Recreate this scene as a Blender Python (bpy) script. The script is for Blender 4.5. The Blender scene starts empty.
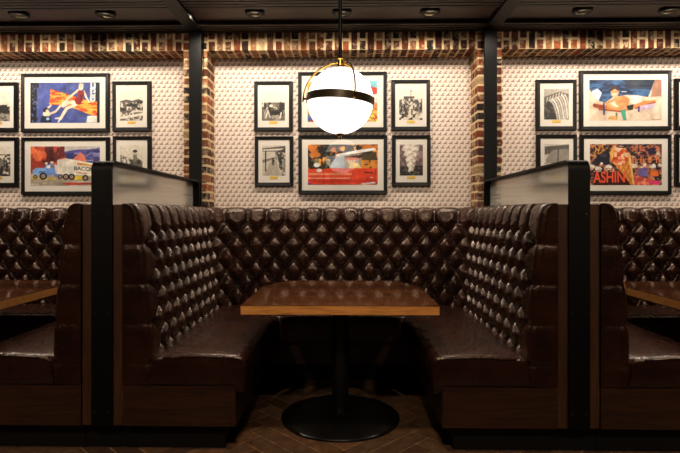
import bpy, bmesh, math, random
import numpy as np
from mathutils import Vector, Matrix
random.seed(7)
S = bpy.context.scene
C = S.collection
PI = math.pi

# ------------------------------------------------------------------ camera
F, VPX, HZ, H, YAW = 520.0, 344.5, 215.0, 1.26, math.radians(1.0)
CX = VPX - F * math.tan(YAW)
def W(px, py, y):
    """photo pixel + distance from the camera wall -> world point"""
    u, v = (px - CX) / F, (HZ - py) / F
    dx = math.cos(YAW) * u - math.sin(YAW)
    dy = math.sin(YAW) * u + math.cos(YAW)
    t = y / dy
    return Vector((dx * t, y, H + v * t))
cd = bpy.data.cameras.new('camera'); cam = bpy.data.objects.new('camera', cd); C.objects.link(cam)
cam.location = (0, 0, H); cam.rotation_euler = (PI / 2, 0, YAW)
cd.sensor_width = 36; cd.lens = F / 680 * 36
cd.shift_x = (340 - CX) / 680; cd.shift_y = -(226.5 - HZ) / 680
cd.clip_start = .05
S.camera = cam
S.view_settings.view_transform = 'Standard'
S.view_settings.look = 'None'
S.view_settings.exposure = 0
S.cycles.use_denoising = True

# ------------------------------------------------------------------ materials
def lin(c):
    return tuple(((x / 255) / 12.92 if x / 255 < .04045 else ((x / 255 + .055) / 1.055) ** 2.4) for x in c)
class NT:
    def __init__(s, name):
        s.m = bpy.data.materials.new(name); s.m.use_nodes = True
        s.t = s.m.node_tree; s.t.nodes.clear()
        s.out = s.n('ShaderNodeOutputMaterial')
    def n(s, typ, **kw):
        nd = s.t.nodes.new(typ)
        for k, v in kw.items():
            if k in nd.inputs: nd.inputs[k].default_value = v
            else: setattr(nd, k, v)
        return nd
    def l(s, a, b): s.t.links.new(a, b)
    def math(s, op, a, b=None, c=None):
        nd = s.n('ShaderNodeMath'); nd.operation = op
        for i, x in enumerate((a, b, c)):
            if x is None: continue
            if isinstance(x, (int, float)): nd.inputs[i].default_value = x
            else: s.l(x, nd.inputs[i])
        return nd.outputs[0]
    def mix(s, f, a, b, mode='MIX'):
        nd = s.n('ShaderNodeMix'); nd.data_type = 'RGBA'; nd.blend_type = mode
        for sock, x in ((nd.inputs[0], f), (nd.inputs[6], a), (nd.inputs[7], b)):
            if isinstance(x, (int, float)): sock.default_value = x
            elif isinstance(x, tuple): sock.default_value = (*x[:3], 1)
            else: s.l(x, sock)
        return nd.outputs[2]
    def noise(s, scale, detail=3, vec=None, rough=.5):
        nd = s.n('ShaderNodeTexNoise', Scale=scale, Detail=detail, Roughness=rough)
        if vec is not None: s.l(vec, nd.inputs['Vector'])
        return nd.outputs['Fac']
    def ramp(s, f, stops):
        nd = s.n('ShaderNodeValToRGB'); s.l(f, nd.inputs[0]); e = nd.color_ramp.elements
        while len(e) < len(stops): e.new(.5)
        for i, (p, c) in enumerate(stops):
            e[i].position = p; e[i].color = (c, c, c, 1) if isinstance(c, (int, float)) else (*c[:3], 1)
        return nd.outputs[0]
    def geo(s): return s.n('ShaderNodeNewGeometry').outputs['Position']
    def obj(s): return s.n('ShaderNodeTexCoord').outputs['Object']
    def scale(s, vec, sc, rot=(0, 0, 0)):
        nd = s.n('ShaderNodeMapping'); s.l(vec, nd.inputs[0]); nd.inputs['Scale'].default_value = sc
        nd.inputs['Rotation'].default_value = rot
        return nd.outputs[0]
    def bsdf(s, color, rough=.5, metal=0, spec=.5, coat=0, coat_rough=.06, bump=None, bstr=.2, bdist=.01, **kw):
        b = s.n('ShaderNodeBsdfPrincipled')
        for k, x in (('Base Color', color), ('Roughness', rough), ('Metallic', metal), ('Specular IOR Level', spec), ('Coat Weight', coat), ('Coat Roughness', coat_rough)):
            if isinstance(x, (int, float)): b.inputs[k].default_value = x
            elif isinstance(x, tuple): b.inputs[k].default_value = (*x[:3], 1)
            else: s.l(x, b.inputs[k])
        for k, x in kw.items(): b.inputs[k.replace('_', ' ')].default_value = x
        if bump is not None:
            bn = s.n('ShaderNodeBump', Strength=bstr, Distance=bdist); s.l(bump, bn.inputs['Height']); s.l(bn.outputs[0], b.inputs['Normal'])
        s.l(b.outputs[0], s.out.inputs[0])
        return s.m

def m_leather():
    t = NT('brown_leather'); o = t.obj()
    big = t.noise(5, 3, o); fine = t.noise(260, 3, o); wr = t.noise(38, 5, o, .65)
    col = t.mix(t.ramp(big, [(.35, 0.), (.7, 1.)]), lin((29, 14, 9)), lin((50, 25, 16)))
    r = t.math('ADD', t.math('MULTIPLY', wr, .24), .13)
    h = t.math('ADD', t.math('MULTIPLY', fine, .25), t.math('MULTIPLY', wr, 1.))
    return t.bsdf(col, r, spec=.75, bump=h, bstr=.5, bdist=.006, Specular_Tint=(1, .8, .66, 1))
def m_wood(name, a, b, c, axis, rough=.35, coat=0., gs=1., line=0.):
    t = NT(name); o = t.obj()
    sc = {'x': (1.2, 16, 16), 'y': (16, 1.2, 16), 'z': (16, 16, 1.2)}[axis]
    v = t.scale(o, tuple(k * gs for k in sc))
    n1 = t.noise(1.6, 5, v, .6); n2 = t.noise(7, 4, v, .6)
    f = t.ramp(n1, [(.3, 0.), (.7, 1.)])
    col = t.mix(f, a, b); col = t.mix(t.math('MULTIPLY', t.ramp(n2, [(.42, 0.), (.7, 1.)]), .75), col, c)
    if line:
        sp = t.n('ShaderNodeSeparateXYZ'); t.l(o, sp.inputs[0])
        ax = sp.outputs[1]
        fr = t.math('FRACT', t.math('MULTIPLY', ax, 1 / line))
        pl = t.math('FLOOR', t.math('MULTIPLY', ax, 1 / line))
        wn = t.n('ShaderNodeTexWhiteNoise'); wn.noise_dimensions = '1D'; t.l(pl, wn.inputs['W'])
        col = t.mix(t.math('MULTIPLY', wn.outputs['Value'], .55), col, c)
    return t.bsdf(col, t.math('ADD', t.math('MULTIPLY', n2, .15), rough - .07), spec=.5, coat=coat, bump=n2, bstr=.08, bdist=.003)
def m_plain(name, c, rough=.5, metal=0, spec=.5, nz=0., ns=30, **kw):
    t = NT(name); col = c
    if nz:
        n = t.noise(ns, 4, t.obj())
        col = t.mix(t.math('MULTIPLY', t.ramp(n, [(.3, 0.), (.7, 1.)]), nz), c, tuple(x * .35 for x in c))
    return t.bsdf(col, rough, metal, spec, **kw)
def m_brick():
    t = NT('old_whitewashed_brick'); p = t.geo()
    a = t.n('ShaderNodeVertexColor'); a.layer_name = 'Col'
    n = t.noise(26, 5, p, .7); n2 = t.noise(9, 3, p); n3 = t.noise(70, 3, p)
    wash = t.math('MULTIPLY', t.ramp(n, [(.49, 0.), (.58, 1.)]), t.ramp(n2, [(.44, .0), (.6, .8)]))
    c = t.mix(t.math('MULTIPLY', t.ramp(n3, [(.35, 0.), (.65, 1.)]), .45), a.outputs[0], lin((40, 24, 18)), 'MULTIPLY')
    c = t.mix(wash, c, lin((192, 168, 132)))
    return t.bsdf(c, .85, spec=.25, bump=n, bstr=.7, bdist=.012)
def m_mortar():
    t = NT('cream_mortar'); n = t.noise(60, 5, t.geo())
    return t.bsdf(t.mix(n, lin((184, 156, 116)), lin((220, 192, 150))), .9, spec=.2, bump=n, bstr=.6, bdist=.01)
def m_wallpaper():
    t = NT('cream_figured_wallpaper'); p = t.geo()
    sp = t.n('ShaderNodeSeparateXYZ'); t.l(p, sp.inputs[0]); x, z = sp.outputs[0], sp.outputs[2]
    PX, PZ = .0515, .0405
    row = t.math('FLOOR', t.math('MULTIPLY', z, 1 / PZ))
    odd = t.math('MULTIPLY', t.math('FLOORED_MODULO', row, 2), .5) if False else t.math('MULTIPLY', t.math('PINGPONG', row, 1), .5)
    fz = t.math('SUBTRACT', t.math('FRACT', t.math('MULTIPLY', z, 1 / PZ)), .5)
    fx = t.math('SUBTRACT', t.math('FRACT', t.math('ADD', t.math('MULTIPLY', x, 1 / PX), odd)), .5)
    cellx = t.math('FLOOR', t.math('ADD', t.math('MULTIPLY', x, 1 / PX), odd))
    def ell(cx, cz, ax, az, sh=0.):
        dx = t.math('SUBTRACT', t.math('SUBTRACT', fx, cx), t.math('MULTIPLY', fz, sh))
        dz = t.math('SUBTRACT', fz, cz)
        a = t.math('POWER', t.math('MULTIPLY', t.math('ABSOLUTE', dx), 1 / ax), 2.)
        b = t.math('POWER', t.math('MULTIPLY', t.math('ABSOLUTE', dz), 1 / az), 2.)
        return t.math('LESS_THAN', t.math('ADD', a, b), 1.)
    body = t.math('MAXIMUM', ell(.06, .02, .11, .36, .55), t.math('MAXIMUM', ell(-.13, -.18, .25, .1, .2), ell(.2, -.22, .15, .1)))
    head = t.math('MAXIMUM', ell(.22, .36, .08, .1), ell(-.1, .08, .16, .06, 1.2))
    base = t.mix(t.noise(3, 2, p), lin((230, 214, 198)), lin((222, 204, 187)))
    c = t.mix(t.math('MULTIPLY', body, .88), base, lin((108, 78, 68)))
    c = t.mix(t.math('MULTIPLY', head, .65), c, lin((150, 92, 80)))
    return t.bsdf(c, .75, spec=.2)
def m_vcol(name, rough=.6, spec=.3):
    t = NT(name); a = t.n('ShaderNodeVertexColor'); a.layer_name = 'Col'
    return t.bsdf(a.outputs[0], rough, spec=spec)
def m_floor():
    t = NT('herringbone_oak'); a = t.n('ShaderNodeVertexColor'); a.layer_name = 'Col'
    p = t.geo(); n = t.noise(6, 5, t.scale(p, (3, 3, 1)), .65); n2 = t.noise(45, 4, p, .6)
    c = t.mix(t.math('MULTIPLY', t.ramp(n, [(.35, 0.), (.65, 1.)]), .6), a.outputs[0], lin((44, 29, 20)))
    c = t.mix(t.math('MULTIPLY', t.ramp(n2, [(.45, 0.), (.7, 1.)]), .4), c, lin((30, 19, 13)))
    return t.bsdf(c, .38, spec=.4, bump=n2, bstr=.1, bdist=.003)
def m_pane():
    t = NT('clear_picture_glass'); lw = t.n('ShaderNodeLayerWeight')
    fac = t.math('ADD', t.math('MULTIPLY', t.math('POWER', lw.outputs['Facing'], 5.), .5), .06)
    tr = t.n('ShaderNodeBsdfTransparent'); gl = t.n('ShaderNodeBsdfGlossy', Roughness=.02); mx = t.n('ShaderNodeMixShader')
    t.l(fac, mx.inputs[0]); t.l(tr.outputs[0], mx.inputs[1]); t.l(gl.outputs[0], mx.inputs[2]); t.l(mx.outputs[0], t.out.inputs[0])
    return t.m
def m_frost():
    t = NT('frosted_glass_reflection_streaks'); p = t.obj()
    st = t.noise(5, 4, t.scale(p, (1, .25, 14)), .6)  # streaks in tint and roughness stand in for smeared reflections
    b = t.n('ShaderNodeBsdfPrincipled'); b.inputs['Base Color'].default_value = (1, .99, .95, 1)
    b.inputs['Transmission Weight'].default_value = 1; b.inputs['IOR'].default_value = 1.12
    t.l(t.math('ADD', t.math('MULTIPLY', st, .22), .04), b.inputs['Roughness'])
    d = t.n('ShaderNodeBsdfTranslucent'); t.l(t.mix(st, lin((150, 146, 136)), lin((255, 252, 240))), d.inputs[0])
    mx = t.n('ShaderNodeMixShader'); mx.inputs[0].default_value = .3
    t.l(b.outputs[0], mx.inputs[1]); t.l(d.outputs[0], mx.inputs[2]); t.l(mx.outputs[0], t.out.inputs[0])
    return t.m
def m_emit(name, c, s):
    t = NT(name); e = t.n('ShaderNodeEmission', Strength=s); e.inputs[0].default_value = (*c, 1); t.l(e.outputs[0], t.out.inputs[0]); return t.m

LEA = m_leather()
LEA_B = m_plain('leather_button', lin((34, 18, 13)), .35)
PANEL = m_wood('dark_walnut_panel', lin((62, 38, 24)), lin((84, 54, 34)), lin((38, 22, 14)), 'z', .4)
PANELX = m_wood('dark_walnut_base', lin((50, 29, 18)), lin((66, 39, 24)), lin((30, 17, 11)), 'x', .38)
TOPW = m_wood('walnut_tabletop', lin((88, 48, 25)), lin((126, 76, 40)), lin((30, 17, 10)), 'x', .15, 1., 1., .13)
EDGEW = m_wood('tabletop_edge', lin((214, 142, 70)), lin((232, 164, 88)), lin((160, 96, 46)), 'x', .4)
CEILW = m_wood('dark_ceiling_board', lin((54, 32, 20)), lin((68, 41, 26)), lin((36, 21, 13)), 'x', .55)
SLATW = m_wood('dark_ceiling_slat', lin((26, 16, 11)), lin((33, 21, 14)), lin((17, 11, 8)), 'x', .55)
BLACK = m_plain('black_steel', lin((12, 11, 10)), .5, .0, .16, .4, 40)
BLACKF = m_plain('black_frame_wood', lin((15, 13, 12)), .4, 0, .22, .3, 40)
TOE = m_plain('black_toe_kick', lin((10, 9, 9)), .6, 0, .3, .3)
BASEM = m_plain('black_cast_base', lin((22, 21, 20)), .28, .3, .5, .3, 60)
BRASS = m_plain('brass', lin((214, 160, 66)), .25, 1., .5, .15)
PLATE = m_plain('brass_plate', lin((222, 182, 70)), .4, .3, .5, .25, 60)
BRONZE = m_plain('dark_bronze', lin((96, 82, 58)), .4, .3, .5, .2)
MAT = m_plain('off_white_mat', lin((216, 208, 195)), .8, 0, .2, .06, 12)
BOLT = m_plain('bolt_steel', lin((70, 66, 60)), .3, .8)
GLOBE = m_emit('lit_opal_glass', (1, .93, .84), 2.6)
LAMP = m_emit('lit_downlight_lens', (1, .82, .6), .3)
BRICK, MORTAR, PAPER, PRINT, FLOORM = m_brick(), m_mortar(), m_wallpaper(), m_vcol('printed_paper'), m_floor()
PANE, FROST = m_pane(), m_frost()
INK = m_plain('printed_dark_ink', lin((36, 30, 34)), .6)
INKR = m_plain('printed_red_neon', lin((226, 78, 40)), .6)

# ------------------------------------------------------------------ helpers
def link(name, me, mat, parent=None, smooth=False):
    o = bpy.data.objects.new(name, me); C.objects.link(o)
    mats = mat if isinstance(mat, (list, tuple)) else [mat]
    if not me.materials:
        for m in mats: me.materials.append(m)
    if smooth is not False:
        for p in me.polygons: p.use_smooth = True
        if smooth is not True:
            me.set_sharp_from_angle(angle=math.radians(smooth))
    if parent: o.parent = parent
    return o
def obj(name, bm, mat, parent=None, smooth=False):
    me = bpy.data.meshes.new(name); bmesh.ops.recalc_face_normals(bm, faces=bm.faces[:]); bm.to_mesh(me); bm.free()
    return link(name, me, mat, parent, smooth)
def data(name, V, Fc, mat, parent=None, smooth=False):
    me = bpy.data.meshes.new(name); me.from_pydata([tuple(v) for v in V], [], Fc); me.update()
    return link(name, me, mat, parent, smooth)
def tag(o, label=None, cat=None, group=None, kind=None):
    if label: o['label'] = label
    if cat: o['category'] = cat
    if group: o['group'] = group
    if kind: o['kind'] = kind
    return o
def thing(name, loc, label, cat, group=None):
    o = bpy.data.objects.new(name, None); C.objects.link(o); o.location = loc; o.empty_display_size = .1
    return tag(o, label, cat, group)
def dup(o, parent=None, loc=None, label=None):
    c = o.copy(); C.objects.link(c); c.parent = parent
    if loc is not None: c.location = loc
    if label: c['label'] = label
    for ch in [k for k in C.objects if k.parent == o]: dup(ch, c)
    return c
def box(bm, x0, x1, y0, y1, z0, z1, bev=0., seg=2):
    r = bmesh.ops.create_cube(bm, size=1)['verts']
    for v in r:
        v.co = Vector((x0 + (v.co.x + .5) * (x1 - x0), y0 + (v.co.y + .5) * (y1 - y0), z0 + (v.co.z + .5) * (z1 - z0)))
    if bev:
        es = list({e for v in r for e in v.link_edges})
        bmesh.ops.bevel(bm, geom=es, offset=bev, segments=seg, affect='EDGES', profile=.5)
def bxo(name, d, mat, parent=None, bev=0., smooth=False, kind=None):
    bm = bmesh.new(); box(bm, *d, bev)
    o = obj(name, bm, mat, parent, smooth)
    if kind: o['kind'] = kind
    return o
def lathe(bm, prof, n=48, c=(0, 0)):
    rings = []
    for r, z in prof:
        if r < 1e-5: rings.append([bm.verts.new((c[0], c[1], z))])
        else: rings.append([bm.verts.new((c[0] + r * math.cos(2 * PI * i / n), c[1] + r * math.sin(2 * PI * i / n), z)) for i in range(n)])
    for a, b in zip(rings, rings[1:]):
        for i in range(n):
            j = (i + 1) % n
            if len(a) == 1 and len(b) == 1: continue
            if len(a) == 1: bm.faces.new((a[0], b[i], b[j]))
            elif len(b) == 1: bm.faces.new((a[i], a[j], b[0]))
            else: bm.faces.new((a[i], a[j], b[j], b[i]))
def tube(bm, pts, r, n=10):
    pts = [Vector(p) for p in pts]; rings = []
    up = None
    for i, p in enumerate(pts):
        d = (pts[min(i + 1, len(pts) - 1)] - pts[max(i - 1, 0)]).normalized()
        if up is None: up = d.orthogonal().normalized()
        up = (up - d * up.dot(d)).normalized(); s = d.cross(up)
        rings.append([bm.verts.new(p + (up * math.cos(2 * PI * k / n) + s * math.sin(2 * PI * k / n)) * r) for k in range(n)])
    for a, b in zip(rings, rings[1:]):
        for k in range(n): bm.faces.new((a[k], a[(k + 1) % n], b[(k + 1) % n], b[k]))
    bm.faces.new(rings[0]); bm.faces.new(rings[-1])
def colorize(me, cols):   # cols per vertex, linear RGB
    a = me.color_attributes.new('Col', 'FLOAT_COLOR', 'POINT')
    arr = np.ones((len(me.vertices), 4), np.float32); arr[:, :3] = cols
    a.data.foreach_set('color', arr.ravel())

P = 2.528            # booth pitch
XC = -.031            # centre of the middle booth
Y0 = 2.75            # front of the booths
YB, YW = 4.55, 4.80  # brick face, papered wall
ZC = 2.875

# ------------------------------------------------------------------ setting
def plain_plane(name, pts, mat, kind='structure'):
    o = data(name, pts, [tuple(range(len(pts)))], mat); o['kind'] = kind; return o
# floor: herringbone planks laid diagonally
def make_floor():
    w, n, g = .112, 6, .0028
    V, Fc, cols = [], [], []
    rot = Matrix.Rotation(math.radians(45), 2)
    tones = [lin(c) for c in ((118, 88, 64), (102, 74, 54), (132, 100, 74), (92, 66, 48), (110, 82, 60), (122, 88, 60))]
    def quad(x0, y0, x1, y1):
        cs = [rot @ Vector(p) for p in ((x0 + g, y0 + g), (x1 - g, y0 + g), (x1 - g, y1 - g), (x0 + g, y1 - g))]
        m = sum(cs, Vector((0, 0))) / 4
        if not (-4.55 < m.x < 4.55 and -1.9 < m.y + 2 < 4.9): return
        b = len(V); c = random.choice(tones); k = random.uniform(.75, 1.15)
        for p in cs: V.append((p.x, p.y + 2, 0)); cols.append([q * k for q in c])
        Fc.append((b, b + 1, b + 2, b + 3))
    R = 70
    for y in range(-R, R):
        for k in range(-9, 9):
            x = y + 2 * n * k
            if abs(x) < R: quad(x * w, y * w, (x + n) * w, (y + 1) * w)
    for x in range(-R, R):
        for k in range(-9, 9):
            y = x - 2 * n * (k + 1) + 1
            if abs(y) < R: quad(x * w, y * w, (x + 1) * w, (y + n) * w)
    nf = len(Fc); b = len(V)
    for p in ((-4.6, -2, -.002), (4.6, -2, -.002), (4.6, 5, -.002), (-4.6, 5, -.002)): V.append(p); cols.append(lin((205, 160, 110)))
    Fc.append((b, b + 1, b + 2, b + 3))
    o = data('floor', V, Fc, FLOORM); colorize(o.data, cols); o['kind'] = 'structure'
make_floor()
plain_plane('wall_back', [(-4.6, YW, 0), (4.6, YW, 0), (4.6, YW, ZC), (-4.6, YW, ZC)], PAPER)
WALLD = m_plain('dark_painted_wall', lin((60, 46, 38)), .8, 0, .2, .2, 3)
plain_plane('wall_left', [(-4.6, -2, 0), (-4.6, 5, 0), (-4.6, 5, ZC), (-4.6, -2, ZC)], WALLD)
plain_plane('wall_right', [(4.6, -2, 0), (4.6, 5, 0), (4.6, 5, ZC), (4.6, -2, ZC)], WALLD)
# ceiling: recessed boards between ribbed bands, running across
bxo('ceiling', (-4.6, 4.6, -2, 5, ZC + .01, ZC + .1), CEILW, kind='structure')
def ribs(name, ya, yb, pitch, wd, dz, mat):
    bm = bmesh.new(); y = ya
    while y < yb - wd * .5:
        box(bm, -4.6, 4.6, y, y + wd, ZC - dz, ZC + .012); y += pitch
    o = obj(name, bm, mat); o['kind'] = 'structure'
k = 1
for ya, yb in ((4.34, 4.54), (3.30, 4.01), (1.6, 3.0), (0, 1.4)):
    ribs(f'trim_{k}', ya, yb, .052, .036, .022, SLATW); k += 1

# brick pillars and flat brick lintels
PILX = [XC - 1.5 * P + .0, XC - .5 * P - .0, XC + .5 * P, XC + 1.5 * P]
HWP = .106
PILX[1] = (W(183.3, 100, YB).x + W(207.3, 100, YB).x) / 2; PILX[2] = (W(477.8, 100, YB).x + W(501.8, 100, YB).x) / 2
TONES = [(126, 62, 34), (98, 46, 26), (78, 38, 24), (140, 74, 40), (52, 32, 24), (36, 27, 24), (108, 62, 38), (132, 84, 54), (150, 104, 68), (168, 138, 100), (90, 46, 28), (112, 52, 28), (86, 40, 24), (68, 36, 24)]
def brickset():
    return ([], [], []), []
def add_box(B, cols, d, col, mi, bev=0.):
    bm = bmesh.new(); box(bm, *d, bev, 1); bm.verts.index_update(); V, Fc, Mi = B; n0 = len(V)
    bmesh.ops.recalc_face_normals(bm, faces=bm.faces[:])
    V += [tuple(v.co) for v in bm.verts]
    for f in bm.faces: Fc.append(tuple(n0 + v.index for v in f.verts)); Mi.append(mi)
    cols += [col] * len(bm.verts); bm.free()
def add_brick(B, cols, d):
    j = [random.uniform(-.0025, .0025) for _ in range(3)]
    c = lin(random.choice(TONES)); k = random.uniform(.8, 1.2)
    add_box(B, cols, (d[0] + j[0], d[1] + j[0], d[2] + j[1], d[3], d[4] + j[2], d[5] + j[2]), [q * k for q in c], 0, .006)
def finish(name, B, cols, mortar):
    for m in mortar: add_box(B, cols, m, [.5, .4, .3], 1)
    V, Fc, Mi = B
    me = bpy.data.meshes.new(name); me.from_pydata(V, [], Fc); me.update()
    me.polygons.foreach_set('material_index', Mi)
    o = link(name, me, [BRICK, MORTAR]); o.data.polygons.foreach_set('material_index', Mi); colorize(me, cols); o['kind'] = 'structure'
    return o
for i, px in enumerate(PILX):
    bm, cols = brickset(); z = 0; r = 0; a, b = px - HWP, px + HWP
    while z < ZC - .02:
        z1 = min(z + .064, ZC)
        if r % 2 == 0:
            add_brick(bm, cols, (a, b, YB, YB + .1, z, z1)); add_brick(bm, cols, (a, b, YB + .116, YW - .005, z, z1))
        else:
            m = px + random.uniform(-.01, .01)
            add_brick(bm, cols, (a, m - .008, YB, YB + .2, z, z1)); add_brick(bm, cols, (m + .008, b, YB, YB + .2, z, z1))
            add_brick(bm, cols, (a, b, YB + .212, YW - .005, z, z1))
        z += .0775; r += 1
    finish(f'brick_pillar', bm, cols, [(a + .003, b - .003, YB + .003, YW - .002, 0, ZC)])
ZL = 2.704
for i in range(3):
    a, b = PILX[i] + HWP, PILX[i + 1] - HWP
    bm, cols = brickset(); x = a + .008; r = 0; n = round((b - a - .008) / .0735); pit = (b - a - .008) / n
    for q in range(n):
        x0 = a + .008 + q * pit; x1 = x0 + pit - .0135
        if q % 2 == 0:
            add_brick(bm, cols, (x0, x1, YB, YB + .11, ZL + .097, ZC)); add_brick(bm, cols, (x0, x1, YB, YB + .11, ZL, ZL + .083))
            add_brick(bm, cols, (x0, x1, YB + .122, YW - .004, ZL, ZL + .08))
        else:
            add_brick(bm, cols, (x0, x1, YB, YB + .2, ZL, ZC))
            add_brick(bm, cols, (x0, x1, YB + .212, YW - .004, ZL, ZL + .08))
    finish('brick_lintel', bm, cols, [(a, b, YB + .003, YW - .002, ZL + .003, ZC)])

# ceiling beams and steel posts
for s, nm in ((-1, 'trim_5'), (1, 'trim_6')):
    x = XC + .012 + s * P / 2
    o = bxo(nm, (x - .057, x + .057, -1.9, 4.53, 2.83, ZC), BLACK, kind='structure')
for s, w in ((-1, 'left'), (1, 'right')):
    x = XC + .012 + s * P / 2
    t = thing('steel_post', (x, 4.46, 0), f'black flat steel post before the brick pillar {w} of the lit globe lamp', 'post', 'steel posts at the brick pillars')
    bxo('shaft', (-.0535, .0535, -.016, .016, .012, 2.83), BLACK, t, .003)
    bxo('foot_plate', (-.07, .07, -.03, .06, 0, .012), BLACK, t)

# ------------------------------------------------------------------ booths
WD = P / 2 - .111     # inner face of the wood core
L = 4.512 - Y0        # back of the padding
R = .36
RC = .035
def resample(pts, n):
    pts = np.array(pts, float); d = np.r_[0, np.cumsum(np.hypot(*np.diff(pts, axis=0).T))]
    # smooth (Catmull-like via dense chaikin)
    q = pts
    for _ in range(3):
        a = q[:-1] * .75 + q[1:] * .25; b = q[:-1] * .25 + q[1:] * .75
        q = np.vstack([q[:1], np.stack([a, b], 1).reshape(-1, 2), q[-1:]])
    d = np.r_[0, np.cumsum(np.hypot(*np.diff(q, axis=0).T))]
    u = np.linspace(0, d[-1], n)
    return np.c_[np.interp(u, d, q[:, 0]), np.interp(u, d, q[:, 1])], u
PROF = [(0, 1.318), (.03, 1.322), (.062, 1.316), (.084, 1.29), (.098, 1.23), (.112, 1.12), (.128, .97), (.142, .8), (.152, .62), (.158, .48), (.158, .357)]
NQ = 132
prof, vq = resample(PROF, NQ)
tn = np.gradient(prof, axis=0); tn /= np.linalg.norm(tn, axis=1)[:, None]
nt_, nz_ = -tn[:, 1], tn[:, 0]      # outward normal in (t, z)
nt_, nz_ = np.abs(nt_), np.maximum(nz_, 0)
AMP = .064
HB = .1065        # half pitch down
V0 = .175         # first row of buttons
def make_backrest(parent):
    # plan stations for the half, then mirrored
    half = []
    for f in np.linspace(0, 1, 14)[:-1]: half.append(('f', f, -.16 + f * .05))
    for a in np.linspace(0, PI / 2, 7)[:-1]: half.append(('c', a, -.08 + .04 * a / (PI / 2)))
    ys = np.arange(RC, L - R, .0085); s0 = .035
    for y in ys: half.append(('s', y, y))
    sa = L - R; rm = R - .12
    for a in np.arange(0, PI / 2, .0085 / rm): half.append(('a', a, sa + a * rm))
    sb = sa + rm * PI / 2
    xs = np.arange(-WD + R, 0, .0085)
    for x in xs: half.append(('b', x, sb + (x + WD - R)))
    Sh = sb + WD - R          # arc length at the middle
    first = .10
    ncol = round((Sh - first) / .0795); HA = (Sh - first) / ncol
    par = ncol % 2
    st = [(k, p, s, 1) for k, p, s in half] + [('b', 0., Sh, 1)] + [(k, p, s, -1) for k, p, s in reversed(half)]
    def height(s, v):
        u = (s - first) / HA; w = (v - V0) / HB
        dia = lambda u, w: (abs(math.sin(PI * (u + w) / 2)) * abs(math.sin(PI * (u - w) / 2)))
        if u < 0 and w < 0: return .9
        if w < 0: pass
        if u < 0:
            k = 1 - (1 - abs(math.sin(PI * (w + 1) / 2))) ** 3; f = min(1., -u / .8)
            return .9 * (k * (1 - .74 * f) + .74 * f)
        if w < 0:
            return .92 * (1 - (1 - abs(math.sin(PI * (u + 1) / 2))) ** 2.6)
        ca, cb = abs(math.sin(PI * (u + 1 + w) / 2)), abs(math.sin(PI * (u + 1 - w) / 2)); return (1 - (1 - ca) ** 1.9) * (1 - (1 - cb) ** 1.9)
    Vv = []
    for k, p, s, sg in st:
        for q in range(NQ):
            t, z = prof[q]; v = vq[q]
            # taper displacement to nothing at the rear top edge
            ed = min(1, v / .05)
            h = AMP * (height(s, v) - .8) * ed
            rc = min(RC, t * .9)
            if k == 'f':
                x, y = -WD + p * (t - rc), 0.; n = (0, -1); h = (h - .006) * .5; hz = 0
                h *= min(1, p / .12)
            elif k == 'c':
                x, y = -WD + t - rc + rc * math.sin(p), rc - rc * math.cos(p); n = (math.sin(p), -math.cos(p)); h *= .8; hz = h * nz_[q] * .5
            elif k == 's':
                x, y = -WD + t, max(p, rc); n = (1, 0); hz = 1
            elif k == 'a':
                x, y = -WD + R - (R - t) * math.cos(p), L - R + (R - t) * math.sin(p); n = (math.cos(p), -math.sin(p)); hz = 1
            else:
                x, y = p, L - t; n = (0, -1); hz = 1
            if hz == 1: ht, hz = h * nt_[q], h * nz_[q]
            else: ht = h
            Vv.append((sg * (x + n[0] * ht), y + n[1] * ht, z + hz + ({'s': .0, 'a': .1}.get(k, .19) * max(h + AMP * .8, 0) if k in 'sab' and v > .1 else 0)))
    ns = len(st); Fc = []
    for i in range(ns - 1):
        for q in range(NQ - 1):
            a = i * NQ + q
            Fc.append((a, a + 1, a + NQ + 1, a + NQ))
    mi = len(Fc)
    # buttons sit in the creases (part of the tufting)
    arr = np.array(Vv).reshape(ns, NQ, 3); ss = np.array([q[2] if q[3] > 0 else 2 * Sh - q[2] for q in st])
    smin = len(half)
    for j in range(0, 8):
        v = V0 + j * HB
        if v > vq[-1] - .16: break
        for i in range(0, 2 * ncol + 1):
            if (i + j) % 2 == 0: continue
            s = first + i * HA
            si = int(np.argmin(np.abs(ss - s))); qi = int(np.argmin(np.abs(vq - v)))
            c = arr[si, qi]
            d1 = arr[min(si + 1, ns - 1), qi] - arr[si - 1, qi]; kk, pp, _, sg = st[si]
            n = {'s': (1, 0), 'a': (math.cos(pp), -math.sin(pp)), 'b': (0, -1)}.get(kk, (1, 0)); n = Vector((n[0] * sg, n[1], 0))
            e1 = Vector((-n.y, n.x, 0)); e2 = Vector((0, 0, 1)); b = len(Vv); rr = .0125
            cc = Vector(c) + n * .004
            Vv.append(tuple(cc + n * .007))
            for lv, (ra, dn) in enumerate(((.6, .0055), (1., 0), (.9, -.006))):
                for a in range(10):
                    Vv.append(tuple(cc + (e1 * math.cos(a * PI / 5) + e2 * math.sin(a * PI / 5)) * rr * ra + n * dn))
            for a in range(10):
                a2 = (a + 1) % 10
                Fc.append((b, b + 1 + a, b + 1 + a2))
                for lv in (0, 1): Fc.append((b + 1 + lv * 10 + a, b + 11 + lv * 10 + a, b + 11 + lv * 10 + a2, b + 1 + lv * 10 + a2))
    me = bpy.data.meshes.new('backrest'); me.from_pydata(Vv, [], Fc); me.update()
    bm = bmesh.new(); bm.from_mesh(me); bmesh.ops.recalc_face_normals(bm, faces=bm.faces[:]); bm.to_mesh(me); bm.free()
    return link('backrest', me, LEA, parent, True)

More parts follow.
